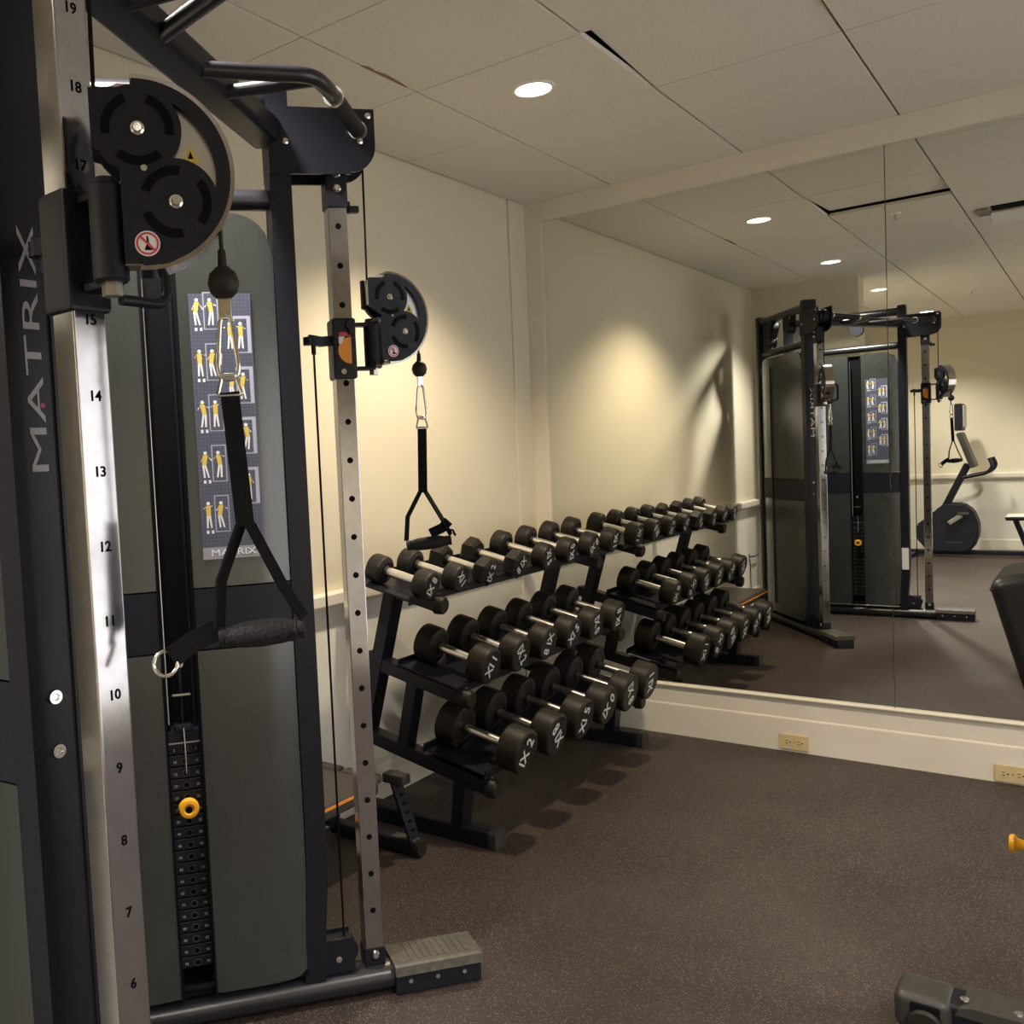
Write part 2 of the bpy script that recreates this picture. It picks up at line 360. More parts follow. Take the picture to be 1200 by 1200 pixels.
# ------------------------------------------------------------------ cable machine
Z0, HS = .2253, .0987
trainer = empty('cable_machine', 'black V-shaped dual cable trainer with chrome numbered posts and smoked shrouds', 'exercise machine', (.72, -3.35, 0))
OFF = V((-.72, 3.35, 0))
PB = V((.8276, -2.5775, 0)); PA = V((1.303, -3.707, 0))
def world_part(b, name, mats): return b.build(name, mats, trainer, loc=OFF)

def tower(P, th, s, phi, stickers):
    """One column of the machine: local x runs out to the front, y*s is the inner side."""
    fr = MX.Translation(P) @ MX.Rotation(th, 4, 'Z')
    def part(b, name, mats, flip=True, parent=trainer, sub=False):
        o = b.build(name, mats, parent, s if flip else 1)
        if not sub: o.matrix_local = MX.Translation(OFF) @ fr
        return o
    # foot tube, step plate
    b = MB(); pr = [(.047*math.cos(a), .038+.038*math.sin(a)) for a in [2*PI*i/32 for i in range(32)]]
    b.prism(pr, (-.455, 0, .001), (0, 1, 0), (0, 0, 1), 1.01)
    part(b, 'base_tube', 'gloss')
    b = MB(); b.box((.165, 0, .032), (.24, .112, .062), .006, 1)
    b.prism([(-.066, .056), (.066, .056), (.060, .078), (.050, .084), (-.050, .084), (-.060, .078)], (.165, 0, 0), (0, 1, 0), (0, 0, 1), .242, 0)
    for k in range(9): b.box((.095+.019*k, 0, .0845), (.006, .085, .003), .001, 0)
    for k in range(3): b.cyl((.085+.075*k, .0555, .036), (.085+.075*k, .0595, .036), .006, n=12, mi=2)
    for k in range(3): b.cyl((.085+.075*k, -.0555, .036), (.085+.075*k, -.0595, .036), .006, n=12, mi=2)
    part(b, 'step_plate', ['tread', 'blackr', 'chrome'])
    # uprights
    b = MB(); pts = [(-.145, 0, 2.365), (-.145, 0, .5), (-.147, 0, .34), (-.16, 0, .17), (-.165, 0, .07)]
    b.tube(pts, 0, flat=(.084, .054), wdir=(0, 1, 0)); up = part(b, 'front_upright', 'black')
    b = MB(); b.box((-.935, 0, 1.22), (.06, .08, 2.29), .012); part(b, 'rear_upright', 'black')
    for z in (1.094, 1.016):
        b = MB().lathe([(0, .004), (.004, .004), (.005, .006), (.010, .006), (.011, 0), (0, 0)], (-.118, -.005, z), (1, 0, 0), 16); part(b, 'upright_bolt', 'chrome', sub=True, parent=up)
    b = MB(); b.text('MATRIX', .037, (-.1172, 0, 1.583), (0, 0, 1), (0, -1, 0), 0, .0004, xs=2.62)
    ztxt = 1.447
    b.cyl((-.1175, .008, 1.508), (-.1166, .008, 1.508), .0035, n=12, mi=1)
    o = b.build('upright_lettering', ['grey', 'pink'], up)
    # top beam, lower rail, guards and pulleys in the head
    part(MB().cyl((-.93, 0, 2.322), (-.16, 0, 2.322), .029), 'top_rail', 'gloss')
    part(MB().cyl((-.93, 0, 2.07), (-.16, 0, 2.07), .026), 'lower_rail', 'gloss')
    b = MB(); b.prism([(-.90, 2.29), (-.80, 2.29), (-.70, 2.20), (-.78, 2.10), (-.90, 2.095)], (0, .0, 0), (1, 0, 0), (0, 0, 1), .006); part(b, 'pulley_guard', 'greyp')
    b = MB(); c = arc(-.71, 2.255, .048, 30, 210, 10)+arc(-.775, 2.155, .048, 210, 390, 10); b.prism(c, (0, .028, 0), (1, 0, 0), (0, 0, 1), .006); b.prism(c, (0, -.028, 0), (1, 0, 0), (0, 0, 1), .006)
    b.cyl((-.71, -.02, 2.255), (-.71, .02, 2.255), .042); b.cyl((-.775, -.02, 2.155), (-.775, .02, 2.155), .042)
    part(b, 'head_pulley', 'blackr')
    b = MB(); c = arc(-.445, 2.215, .044, 0, -180, 12)+[(-.489, 2.30), (-.401, 2.30)]; b.prism(c, (0, .026, 0), (1, 0, 0), (0, 0, 1), .006); b.prism(c, (0, -.026, 0), (1, 0, 0), (0, 0, 1), .006)
    b.cyl((-.445, -.02, 2.215), (-.445, .02, 2.215), .04); part(b, 'head_pulley', 'blackr')
    # front plates at the top
    c = [(-.172, 2.286), (.10, 2.286)]+arc(.034, 2.196, .066, 0, -90, 8)+[(.034, 2.125), (-.172, 2.122)]
    b = MB()
    for y in (-.046, .046): b.prism(c, (0, y, 0), (1, 0, 0), (0, 0, 1), .007)
    pl = part(b, 'top_plate', 'black')
    b = MB().cyl((.052, -.03, 2.225), (.052, .03, 2.225), .043, n=30).lathe([(.043, 0), (.05, .006), (.05, .012), (.043, .018)], (.052, -.009, 2.225), (0, 1, 0), 30); part(b, 'top_pulley', 'blackr', sub=True, parent=pl)
    for x, z in ((.083, 2.268), (.06, 2.205), (-.13, 2.2)):
        for y in (-1, 1): part(MB().lathe([(.008, 0), (.008, .004), (.005, .006), (0, .006)], (x, y*.0495, z), (0, y, 0), 14), 'plate_bolt', 'chrome', sub=True, parent=pl)
    # chrome post with holes, numbers and brackets
    b = MB(); b.box((0, 0, 1.06), (.05, .05, 1.98), .0035, 0)
    for i in range(19):
        z = Z0+HS*i
        b.cyl((0, .0245, z), (0, .0254, z), .0078, n=16, mi=1)
    gp = part(b, 'guide_post', ['brushed', 'dark'])
    t = MB()
    for i in range(19): t.text(str(i+1), .019, (.0254, 0, Z0+HS*i), (0, 1, 0), (0, 0, 1), 1, .0003, bold=.0004)
    join(t, gp)
    b = MB().box((0, 0, 2.105), (.056, .056, .112), .004); b.cyl((.034, 0, 2.07), (.034, 0, 2.04), .006, n=12); b.box((.047, 0, 2.05), (.03, .02, .018), .004)
    bk = part(b, 'post_bracket', 'black')
    for z in (2.132, 2.096):
        for y in (-1, 1): part(MB().lathe([(.011, 0), (.011, .003), (.007, .007), (0, .007)], (0, y*.028, z), (0, y, 0), 18), 'bracket_bolt', 'chrome', sub=True, parent=bk)
    b = MB().box((0, 0, .1), (.056, .056, .052), .004); fb = part(b, 'post_foot', 'black')
    for y in (-1, 1): part(MB().lathe([(.012, 0), (.012, .003), (.008, .008), (0, .008)], (0, y*.028, .108), (0, y, 0), 18), 'foot_bolt', 'chrome', sub=True, parent=fb)
    b = MB()
    for y in (-.03, .03): b.box((-.098, y, .122), (.085, .007, .092), .003, 0)
    b.box((-.098, 0, .155), (.075, .05, .006), .001, 0); b.cyl((-.075, -.02, .125), (-.075, .02, .125), .032, mi=0)
    b.lathe([(.008, 0), (.008, .004), (0, .006)], (-.1, .0335, .115), (0, 1, 0), 14, 1)
    part(b, 'base_pulley_box', ['black', 'chrome'])
    # carriage
    b = MB(); b.box((0, 0, 1.6945), (.062, .066, .155), .007, 0)
    for z in (1.757, 1.645): b.box((.055, 0, z), (.06, .026, .010), .002, 0)
    b.cyl((.012, .033, 1.752), (.012, .045, 1.752), .010, mi=0); b.box((.018, .036, 1.748), (.02, .014, .04), .004, 0)
    b.cyl((-.008, .033, 1.635), (-.008, .042, 1.635), .007, n=14, mi=1)
    cg = part(b, 'carriage', ['black', 'chrome'])
    b = MB(); b.prism([(-.014, 1.735), (.016, 1.735), (.016, 1.725), (-.014, 1.725)], (0, .0335, 0), (1, 0, 0), (0, 0, 1), .001, 1)
    b.prism(arc(.016, 1.689, .034, 100, 270, 16)[1:-1]+[(.016, 1.655), (.016, 1.723)], (0, .0335, 0), (1, 0, 0), (0, 0, 1), .001, 0)
    b.prism([(-.016, 1.724), (.0, 1.724), (-.008, 1.706), (-.016, 1.706)], (0, .0338, 0), (1, 0, 0), (0, 0, 1), .001, 2)
    part(b, 'carriage_sticker', ['orange', 'red', 'white'], sub=True, parent=cg)
    b = MB(); b.tube([(-.028, 0, 1.718), (-.055, 0, 1.716), (-.088, 0, 1.722)], 0, flat=(.022, .024), wdir=(0, 1, 0)); b.cyl((-.088, 0, 1.728), (-.088, 0, 1.708), .013); b.cyl((-.075, 0, 1.71), (-.075, 0, 1.684), .006)
    part(b, 'release_lever', 'blackr', sub=True, parent=cg)
    # pivot sleeve and pulley head
    piv = V((.083, -.004, 0))
    b = MB(); b.cyl(piv+V((0, 0, 1.645)), piv+V((0, 0, 1.765)), .0225, n=28, mi=0, bev=.003); b.cyl(piv+V((0, 0, 1.765)), piv+V((0, 0, 1.772)), .017, mi=0)
    b.cyl(piv+V((0, 0, 1.628)), piv+V((0, 0, 1.645)), .013, n=6, mi=1)
    pv = part(b, 'pivot_sleeve', ['blackr', 'steel'])
    la = PI/2; lz = 1.625 if s > 0 else 1.652; ld = V((math.cos(la), math.sin(la), 0))
    q = [piv+ld*.012+V((0, 0, lz)), piv+ld*.085+V((0, 0, lz)), piv+ld*.085+V((0, 0, 1.76)), piv+ld*.018+V((0, 0, 1.762))]
    part(MB().tube(fillet(q, .02), .007), 'grab_loop', 'black', sub=True, parent=pv)
    # pulley head built in its own swivelled frame (x outward, z up)
    hm = MX.Translation(piv) @ MX.Rotation(phi, 4, 'Z')
    def hpart(b, name, mats, parent=None, flipy=1):
        for v in b.b.verts: v.co = hm @ v.co
        return part(b, name, mats) if parent is None else part(b, name, mats, sub=True, parent=parent)
    cxr, czr, R = .040, 1.7735, .1185
    outl = arc(cxr, czr, R-.008, 90, -90, 28)
    b = MB(); b.prism(outl+[(.018, czr-R+.008), (.018, 1.77), (.03, 1.79), (-.008, 1.81), (-.010, 1.872), (.02, 1.884)], (0, 0, 0), (1, 0, 0), (0, 0, 1), .030, 0)
    hd = hpart(b, 'pulley_head', 'steel')
    # rim band
    b = MB(); A = arc(cxr, czr, R, 92, -92, 40); B_ = arc(cxr, czr, R-.006, -92, 92, 40)
    b.prism(A+B_, (0, 0, 0), (1, 0, 0), (0, 0, 1), .052, 0); hpart(b, 'rim_band', 'gunmetal', hd)
    # black covers both faces
    h1 = (.042, 1.826); h2 = (.0835, 1.738)
    for sd in (-1, 1):
        b = MB(); y = sd*.021
        b.prism(arc(h1[0], h1[1], .0535, 0, 360, 40)[:-1], (0, y, 0), (1, 0, 0), (0, 0, 1), .012, 0)
        b.prism(arc(h2[0], h2[1], .0535, 0, 360, 40)[:-1], (0, y*1.005, 0), (1, 0, 0), (0, 0, 1), .012, 0)
        b.prism([(-.014, 1.874), (-.014, 1.802), (.018, 1.792), (.018, czr-R+.010), (.045, czr-R+.010), (.085, 1.70), (.06, 1.80), (.042, 1.876)], (0, y*.995, 0), (1, 0, 0), (0, 0, 1), .0119, 0)
        o1 = arc(cxr, czr, R-.0055, 91, -90, 36); o2 = arc(cxr, czr, R-.0225, -90, 91, 36)
        b.prism(o1+o2, (0, y*.99, 0), (1, 0, 0), (0, 0, 1), .0118, 0)
        b.prism(arc(.06, 1.70, .038, -20, -130, 10)+[(.05, 1.73), (.09, 1.72)], (0, y*.985, 0), (1, 0, 0), (0, 0, 1), .0118, 0)
        yo = sd*.0274
        for hx, hz in (h1, h2):
            off = 90 if (hx, hz) == h1 else 60
            for k in range(3):
                a0 = off+20+120*k; a1 = a0+80
                b.prism(arc(hx, hz, .044, a0, a1, 10)+arc(hx, hz, .033, a1, a0, 10), (0, yo, 0), (1, 0, 0), (0, 0, 1), .001, 1)
        hpart(b, 'pulley_cover', ['blackr', 'dark'], hd)
        for hx, hz in (h1, h2):
            b = MB().lathe([(.0085, 0), (.0085, .002), (.0060, .0035), (.0058, .0030), (.0050, .006), (.0030, .006), (.0028, .0045), (0, .0045)], (hx, sd*.0272, hz), (0, sd, 0), 24); hpart(b, 'pulley_bolt', 'chrome', hd)
        b = MB().lathe([(.005, 0), (.004, .003), (0, .003)], (.047, sd*.0272, 1.778), (0, sd, 0), 14); hpart(b, 'cover_screw', 'gunmetal', hd)
        # stickers: yellow warning triangle, red prohibition disc
        b = MB(); y = sd*.0156
        b.prism([(.0935, 1.789), (.1175, 1.789), (.1055, 1.810)], (0, y, 0), (1, 0, 0), (0, 0, 1), .0012, 0)
        b.prism([(.102, 1.794), (.109, 1.794), (.107, 1.799), (.1055, 1.804), (.104, 1.799)], (0, sd*.0164, 0), (1, 0, 0), (0, 0, 1), .0008, 1)
        hpart(b, 'warning_triangle', ['yellow', 'dark'], hd); b = MB()
        y = sd*.0273; cx, cz = .046, 1.687
        b.prism(arc(cx, cz, .0155, 0, 360, 28)[:-1], (0, y, 0), (1, 0, 0), (0, 0, 1), .0008, 2)
        b.prism(arc(cx, cz, .0138, 0, 360, 28)+arc(cx, cz, .0115, 360, 0, 28), (0, sd*.0279, 0), (1, 0, 0), (0, 0, 1), .0008, 3)
        b.prism([(cx-.004, cz-.008), (cx+.007, cz-.008), (cx+.002, cz+.001), (cx+.001, cz+.009), (cx-.001, cz+.009), (cx-.001, cz)], (0, sd*.0278, 0), (1, 0, 0), (0, 0, 1), .0007, 1)
        b.prism([(cx-.0105, cz+.0085), (cx-.0085, cz+.0105), (cx+.0105, cz-.0085), (cx+.0085, cz-.0105)], (0, sd*.0280, 0), (1, 0, 0), (0, 0, 1), .0008, 3)
        hpart(b, 'prohibition_disc', ['yellow', 'dark', 'white', 'red'], hd)
    b = MB()
    b.tube([(-.004, 0, 2.20), (-.006, 0, 2.0), (-.008, 0, 1.862)], .0028, n=8); hpart(b, 'upper_cable', 'web'); b = MB(); b.tube([(.139, 0, 1.712), (.139, 0, 1.67)], .0028, n=8)
    b.lathe([(0, 1.685), (.005, 1.685), (.006, 1.665), (.010, 1.6625), (.0175, 1.655), (.0205, 1.643), (.0175, 1.631), (.010, 1.624), (0, 1.623)], (.139, 0, 0), (0, 0, 1), 24)
    cb = hpart(b, 'cable_stop', 'rubber')
    b = MB(); b.box((.139, 0, 1.611), (.017, .006, .028), .002); hpart(b, 'cable_shackle', 'chrome', cb)
    b = MB(); b.tube([(-.075, 0, 1.69), (-.0755, 0, .9), (-.076, 0, .14)], .003, n=8); part(b, 'lower_cable', 'web')
    # shrouds: inner face (two panels and a slot), outer face, dark liner
    def panel(x0, x1, z0, z1, y, rTR=0, rTL=0, rBR=0, rBL=0):
        pts = []
        def cor(x, z, r, a):
            if r: pts.extend(arc(x, z, r, a, a+90, 8))
            else: pts.append((x, z))
        cor(x1-rTR, z1-rTR, rTR, 0); cor(x0+rTL, z1-rTL, rTL, 90); cor(x0+rBL, z0+rBL, rBL, 180); cor(x1-rBR, z0+rBR, rBR, 270)
        return pts
    def curved(x0, x1, z0, z1, side, edgeL, edgeR, nx=9, mi=0, rTR=0, rTL=0, rBR=0, rBL=0, b=None, yb=.058, th=.006):
        # a bowed sheet: outline panel() clipped by columns, depth falls away toward the outer edge
        b = b or MB(); fr_, bk_ = [], []
        for i in range(nx+1):
            t = i/nx; x = x0+(x1-x0)*t
            zt, zb = z1, z0
            if rTR and x > x1-rTR: zt = z1-rTR+math.sqrt(max(0, rTR**2-(x-(x1-rTR))**2))
            if rTL and x < x0+rTL: zt = z1-rTL+math.sqrt(max(0, rTL**2-(x0+rTL-x)**2))
            if rBR and x > x1-rBR: zb = z0+rBR-math.sqrt(max(0, rBR**2-(x-(x1-rBR))**2))
            y = yb - edgeL*(max(0, .5-t)*2)**2.2 - edgeR*(max(0, t-.5)*2)**2.2
            fr_.append((b.b.verts.new((x, side*y, zb)), b.b.verts.new((x, side*y, zt)))); bk_.append((b.b.verts.new((x, side*(y-th), zb)), b.b.verts.new((x, side*(y-th), zt))))
        fs = []
        for i in range(nx):
            a, c, d, e = fr_[i], fr_[i+1], bk_[i], bk_[i+1]
            fs += [b.b.faces.new((a[0], c[0], c[1], a[1])), b.b.faces.new((d[0], d[1], e[1], e[0])), b.b.faces.new((a[1], c[1], e[1], d[1])), b.b.faces.new((a[0], d[0], e[0], c[0]))]
        fs += [b.b.faces.new((fr_[0][0], fr_[0][1], bk_[0][1], bk_[0][0])), b.b.faces.new((fr_[-1][0], bk_[-1][0], bk_[-1][1], fr_[-1][1]))]
        b._fin(fs, mi); return b
    for x0, x1, eL, eR, k in ((-.895, -.507, .03, .004, 0), (-.418, -.174, .004, .02, 1)):
        part(curved(x0, x1, 1.117, 2.022, 1, eL, eR, 16, rTR=.10 if k else 0, rTL=0 if k else .1), 'upper_shroud', 'frost')
        part(curved(x0, x1, .965, 1.113, 1, eL, eR, 16), 'shroud_band', 'blackr')
        part(curved(x0, x1, .095, .961, 1, eL, eR, 16, rBR=.05 if k else 0), 'lower_shroud', 'frost')
    part(curved(-.90, -.174, 1.117, 2.022, -1, .03, .02, 24, rTL=.09, rTR=.09), 'upper_shroud', 'frost')
    part(curved(-.90, -.174, .965, 1.113, -1, .03, .02, 24), 'shroud_band', 'blackr')
    part(curved(-.90, -.174, .095, .961, -1, .03, .02, 24), 'lower_shroud', 'frost')
    b = MB(); b.box((-.66, -.0588, 1.06), (.018, .003, 1.80), .001, 0); b.box((-.64, -.0595, 1.06), (.004, .003, 1.80), .001, 1); part(b, 'outer_slot', ['dark', 'greyp'])
    b = MB()
    for x in (-.507, -.418): b.box((x+(.003 if x < -.45 else -.003), .03, 1.05), (.006, .058, 1.93), .001)
    b.box((-.4625, -.03, 1.05), (.11, .004, 1.93)); b.box((-.54, .0, .1), (.72, .085, .02), .002)
    part(b, 'stack_channel', 'dark')
    part(MB().cyl((-.497, .030, .78), (-.497, .030, 1.98), .0026, n=10), 'stack_cable', 'steel')
    part(MB().cyl((-.430, .0, .15), (-.430, .0, 2.0), .006, n=14), 'guide_rod', 'black')
    # weight stack
    b = MB(); b.box((-.4625, .0, .748), (.086, .056, .03), .003, 0); b.box((-.4625, .02, .768), (.045, .03, .02), .005, 0); b.box((-.4625, .03, .732), (.083, .004, .003), 0, 1)
    b.cyl((-.4625, .01, .77), (-.4625, .01, .95), .006, n=12, mi=0); b.box((-.4625, .03, .852), (.046, .006, .006), .002, 1); b.cyl((-.462, .03, .93), (-.462, .037, .93), .009, n=14, mi=1)
    b.tube([(-.462, .034, .77), (-.461, .036, .70), (-.4615, .036, .655)], .0022, n=8, mi=1)
    st = part(b, 'weight_stack', ['black', 'steel'])
    kg = [str(5+5*i) for i in range(19)]
    for i in range(19):
        z = .717-.0303*i
        b = MB(); b.box((-.4625, .0, z), (.083, .056, .0275), .002, 0)
        b.box((-.4625, .0285, z+.0128), (.081, .0008, .0012), 0, 1)
        b.lathe([(.009, 0), (.009, .002), (.0068, .002), (.0068, 0)], (-.4615, .028, z-.002), (0, 1, 0), 18, 2)
        b.cyl((-.4615, .028, z-.002), (-.4615, .0286, z-.002), .0068, n=16, mi=3)
        wp = part(b, 'weight_plate', ['black', 'greyp', 'greyp', 'dark'], sub=True, parent=st)
        t = MB(); ax = (1, 0, 0) if s < 0 else (-1, 0, 0)
        # plate numerals joined to the same plate mesh
        t.text(kg[i], .009, (-.488, s*.0288, z-.003), ax, (0, 0, 1), 0, .0003); t.text(kg[i], .009, (-.434, s*.0288, z-.003), ax, (0, 0, 1), 0, .0003)
        wp.data.materials.append(M['grey'])
        for f in t.b.faces: f.material_index = 4
        join(t, wp)
    b = MB(); b.lathe([(.011, 0), (.011, .012), (.017, .016), (.0255, .017), (.026, .024), (.022, .030), (.014, .031), (.010, .027), (0, .026)], (-.4615, .03, .573), (0, 1, 0), 28, 0); b.cyl((-.4615, .056, .571), (-.4615, .0585, .571), .009, n=16, mi=1)
    part(b, 'selector_pin', ['knob', 'dark'], sub=True, parent=st)
    # exercise placard, front half of the inner face
    b = MB(); yb = .0592
    b.box((-.315, yb, 1.522), (.15, .0012, .615), 0, 0); b.box((-.315, yb, 1.1995), (.15, .0013, .029), 0, 4)
    def fig(cx, cz, k, flipx=1):
        y = yb+.0010
        def p(pts, mi): b.prism([(cx+flipx*x, cz+z) for x, z in pts], (0, y, 0), (1, 0, 0), (0, 0, 1), .0006, mi)
        p([(cx_*1., cz_) for cx_, cz_ in arc(0, .026, .0045, 0, 360, 10)[:-1]], 2)
        lean = (k % 3-1)*.004
        p([(-.006, .021), (.006, .021), (.005+lean, -.004), (-.005+lean, -.004)], 1)
        ang = (k*37) % 50/50*.018
        p([(.004, .020), (.006, .017), (.016, .005+ang), (.014, .002+ang)], 2); p([(-.004, .020), (-.006, .017), (-.013, .004+ang*.6), (-.011, .002+ang*.6)], 1 if k % 2 else 2)
        p([(-.005+lean, -.004), (.000+lean, -.004), (-.002, -.034), (-.006, -.034)], 2); p([(.000+lean, -.004), (.005+lean, -.004), (.008, -.034), (.004, -.034)], 2)
    for k in range(5):
        z = 1.788-.123*k
        b.prism([(-.356, z-.045), (-.320, z-.045), (-.320, z+.045), (-.356, z+.045)], (0, yb+.0005, 0), (1, 0, 0), (0, 0, 1), .0006, 3)
        b.prism([(-.3535, z-.0425), (-.3225, z-.0425), (-.3225, z+.0425), (-.3535, z+.0425)], (0, yb+.0007, 0), (1, 0, 0), (0, 0, 1), .0006, 5)
        fig(-.371, z, k); fig(-.340, z, k+2)
        for q in range(2): b.prism([(-.378+.012*q, z-.048), (-.372+.012*q, z-.048), (-.372+.012*q, z-.040), (-.378+.012*q, z-.040)], (0, yb+.001, 0), (1, 0, 0), (0, 0, 1), .0006, 2)
        z2 = z-.058
        if z2 > 1.24:
            b.prism([(-.285, z2-.045), (-.243, z2-.045), (-.243, z2+.045), (-.285, z2+.045)], (0, yb+.0005, 0), (1, 0, 0), (0, 0, 1), .0006, 3)
            b.prism([(-.282, z2-.042), (-.252, z2-.042), (-.252, z2+.038), (-.282, z2+.038)], (0, yb+.0007, 0), (1, 0, 0), (0, 0, 1), .0006, 5)
            fig(-.294, z2, k+1, -1); fig(-.268, z2, k+4, -1)
    pc = part(b, 'exercise_placard', ['placard', 'yellow', 'white', 'pale', 'strip', 'placard'])
    b = MB(); b.text('MATRIX', .023, (-.315, s*(yb+.0012), 1.1995), (1, 0, 0) if s < 0 else (-1, 0, 0), (0, 0, 1), 0, .0004, xs=1.35); b.build('placard_lettering', 'white', pc)
    if stickers:
        part(MB().box((-.147, .0425, .455), (.045, .001, .165)), 'service_label', 'white')
    return fr
thA, thB = math.radians(-2), math.radians(53)
frA = tower(PA, thA, 1, math.radians(54), True)
frB = tower(PB, thB, -1, math.radians(-13.4), False)
# pull-up beam between the columns and its grips
uA = (frA @ V((-.145, 0, 0))); uB = (frB @ V((-.145, 0, 0)))
e_ = (uB-uA).normalized(); m_ = V((e_.y, -e_.x, 0)); mid = (uA+uB)/2
if m_.x < 0: m_ = -m_
def bp(e, m, z): return mid+e_*e+m_*m+V((0, 0, z))
b = MB(); b.bar(uA+m_*-.014+V((0, 0, 2.231)), uB+m_*-.014+V((0, 0, 2.231)), .086, .062, bev=.016, seg=4); world_part(b, 'pull_up_beam', 'black')
def grips(sg, fr, side):
    end = fr @ V((.06, .05*side, 2.228))
    pts = fillet([bp(sg*.085, .02, 2.215), bp(sg*.205, .215, 2.215), bp(sg*.27, .225, 2.212), end], .05, 8)
    o = world_part(MB().tube(pts, .0165, n=16), 'pull_up_grip', 'gloss')
    d = (end-bp(sg*.27, .225, 2.212)); a = bp(sg*.27, .225, 2.212)
    g = MB().tube([a+d*.18, a+d*.92], .0195, n=18); 
    for t in (.16, .93): g.tube([a+d*t, a+d*(t+.04)], .0225, n=18, mi=1)
    g.build('grip_sleeve', ['grip', 'steel'], o)
    world_part(MB().tube([bp(sg*.21, .02, 2.215), bp(sg*.225, .205, 2.215)], .0150, n=14), 'grip_strut', 'gloss')
grips(1, frB, -1); grips(-1, frA, 1)

# stirrup handles
def handle(lab, ball, drop, strap, yoke, gl, gr, tail, flip=1):
    rr = V((.7699, .6382, 0)); fw = V((-.6382, .7699, 0)); O = V((ball[0], ball[1], 0))
    def P(r, z, d=0): return O+rr*r+fw*d+V((0, 0, z))
    e = empty('stirrup_handle', lab, 'handle', P(0, gl[1]), 0, 'stirrup handles hanging from the pulleys'); off = -P(0, gl[1])
    def part(b, n, m, par=e):
        o = b.build(n, m, par)
        if par is e: o.location = off
        return o
    z1, z0 = drop
    c = MB(); q = fillet([P(0, z1), P(-.007, z1-.008), P(-.013, z0+.016), P(-.011, z0), P(.010, z0-.002), P(.014, z0+.012), P(.007, z1-.006)], .008, 4, True)
    c.tube(q, .0032, n=10, closed=True); c.cyl(P(-.0125, z0+.018), P(-.011, z0+.032), .0048, n=12)
    part(c, 'carabiner', 'chrome')
    zt = strap[0][1]
    q = fillet([P(-.008, z0+.004), P(.008, z0+.004), P(.016, zt-.004), P(-.016, zt-.004)], .004, 3, True)
    part(MB().tube(q, .0025, n=8, closed=True), 'd_ring', 'chrome')
    s = MB(); a, c2 = strap
    s.tube([P(a[0], a[1]), P((a[0]+c2[0])/2, (a[1]+c2[1])/2), P(*c2)], 0, flat=(.024, .004), wdir=rr)
    for sgn, g in ((-1, gl), (1, gr)):
        pts = [P(c2[0]+.006*sgn, c2[1]+.004), P(*yoke[0 if sgn < 0 else 1]), P(g[0], g[1]+.014)]
        s.tube(pts, 0, flat=(.019, .004), wdir=rr*.55+fw*.83)
    part(s, 'strap', 'web')
    g = MB(); A = P(*gl); B = P(*gr); ax = B-A; L = ax.length
    g.lathe([(0, 0), (.013, 0), (.0135, .003), (.012, .008), (.014, .010), (.0125, .014), (.0165, .03), (.0178, L/2), (.0165, L-.03), (.0125, L-.014), (.014, L-.010), (.012, L-.008), (.0135, L-.003), (.013, L), (0, L)], A, ax, 26)
    gp = part(g, 'grip', 'grip')
    if tail is None:
        t = MB(); t.tube([P(gr[0]-.055, gr[1]+.020), P(gr[0]-.022, gr[1]+.034), P(gr[0]-.004, gr[1]+.052)], 0, flat=(.026, .005), wdir=V((0, 0, 1))*.9-rr*.4)
        t.tube([P(gr[0]-.012, gr[1]+.030), P(gr[0]+.006, gr[1]+.026), P(gr[0]+.012, gr[1]+.012)], 0, flat=(.02, .005), wdir=fw); part(t, 'strap_tail', 'web')
    if tail:
        t = MB(); t.tube([P(gl[0]-.002, gl[1]+.012), P((gl[0]+tail[0])/2, (gl[1]+tail[1])/2+.010), P(tail[0]+.008, tail[1]+.004)], 0, flat=(.028, .004), wdir=V((0, 0, 1))*.9+rr*.3)
        part(t, 'strap_tail', 'web')
        q = [P(tail[0]+.0155*math.cos(a), tail[1]-.003+.0155*math.sin(a), .006*math.sin(a)) for a in [2*PI*i/24 for i in range(24)]]
        part(MB().tube(q, .0027, n=10, closed=True), 'tail_ring', 'chrome')
    return e
bA = frA @ (V((.083, -.004, 0))+MX.Rotation(math.radians(54), 3, 'Z') @ V((.139, 0, 0)))
bB = frB @ (MX.Diagonal((1, -1, 1)) @ (V((.083, -.004, 0))+MX.Rotation(math.radians(-13.4), 3, 'Z') @ V((.139, 0, 0))))
handle('black stirrup handle on a webbing strap, hanging large in front of the poster', bA, (1.604, 1.522), ((0, 1.504), (.0106, 1.328)), ((-.025, 1.26), (.055, 1.25)), (-.031, 1.185), (.080, 1.193), (-.104, 1.158))
handle('black stirrup handle hanging against the wall above the dumbbell rack', bB, (1.602, 1.513), ((0, 1.49), (-.006, 1.314)), ((-.050, 1.25), (.040, 1.245)), (-.056, 1.172), (.064, 1.182), None)

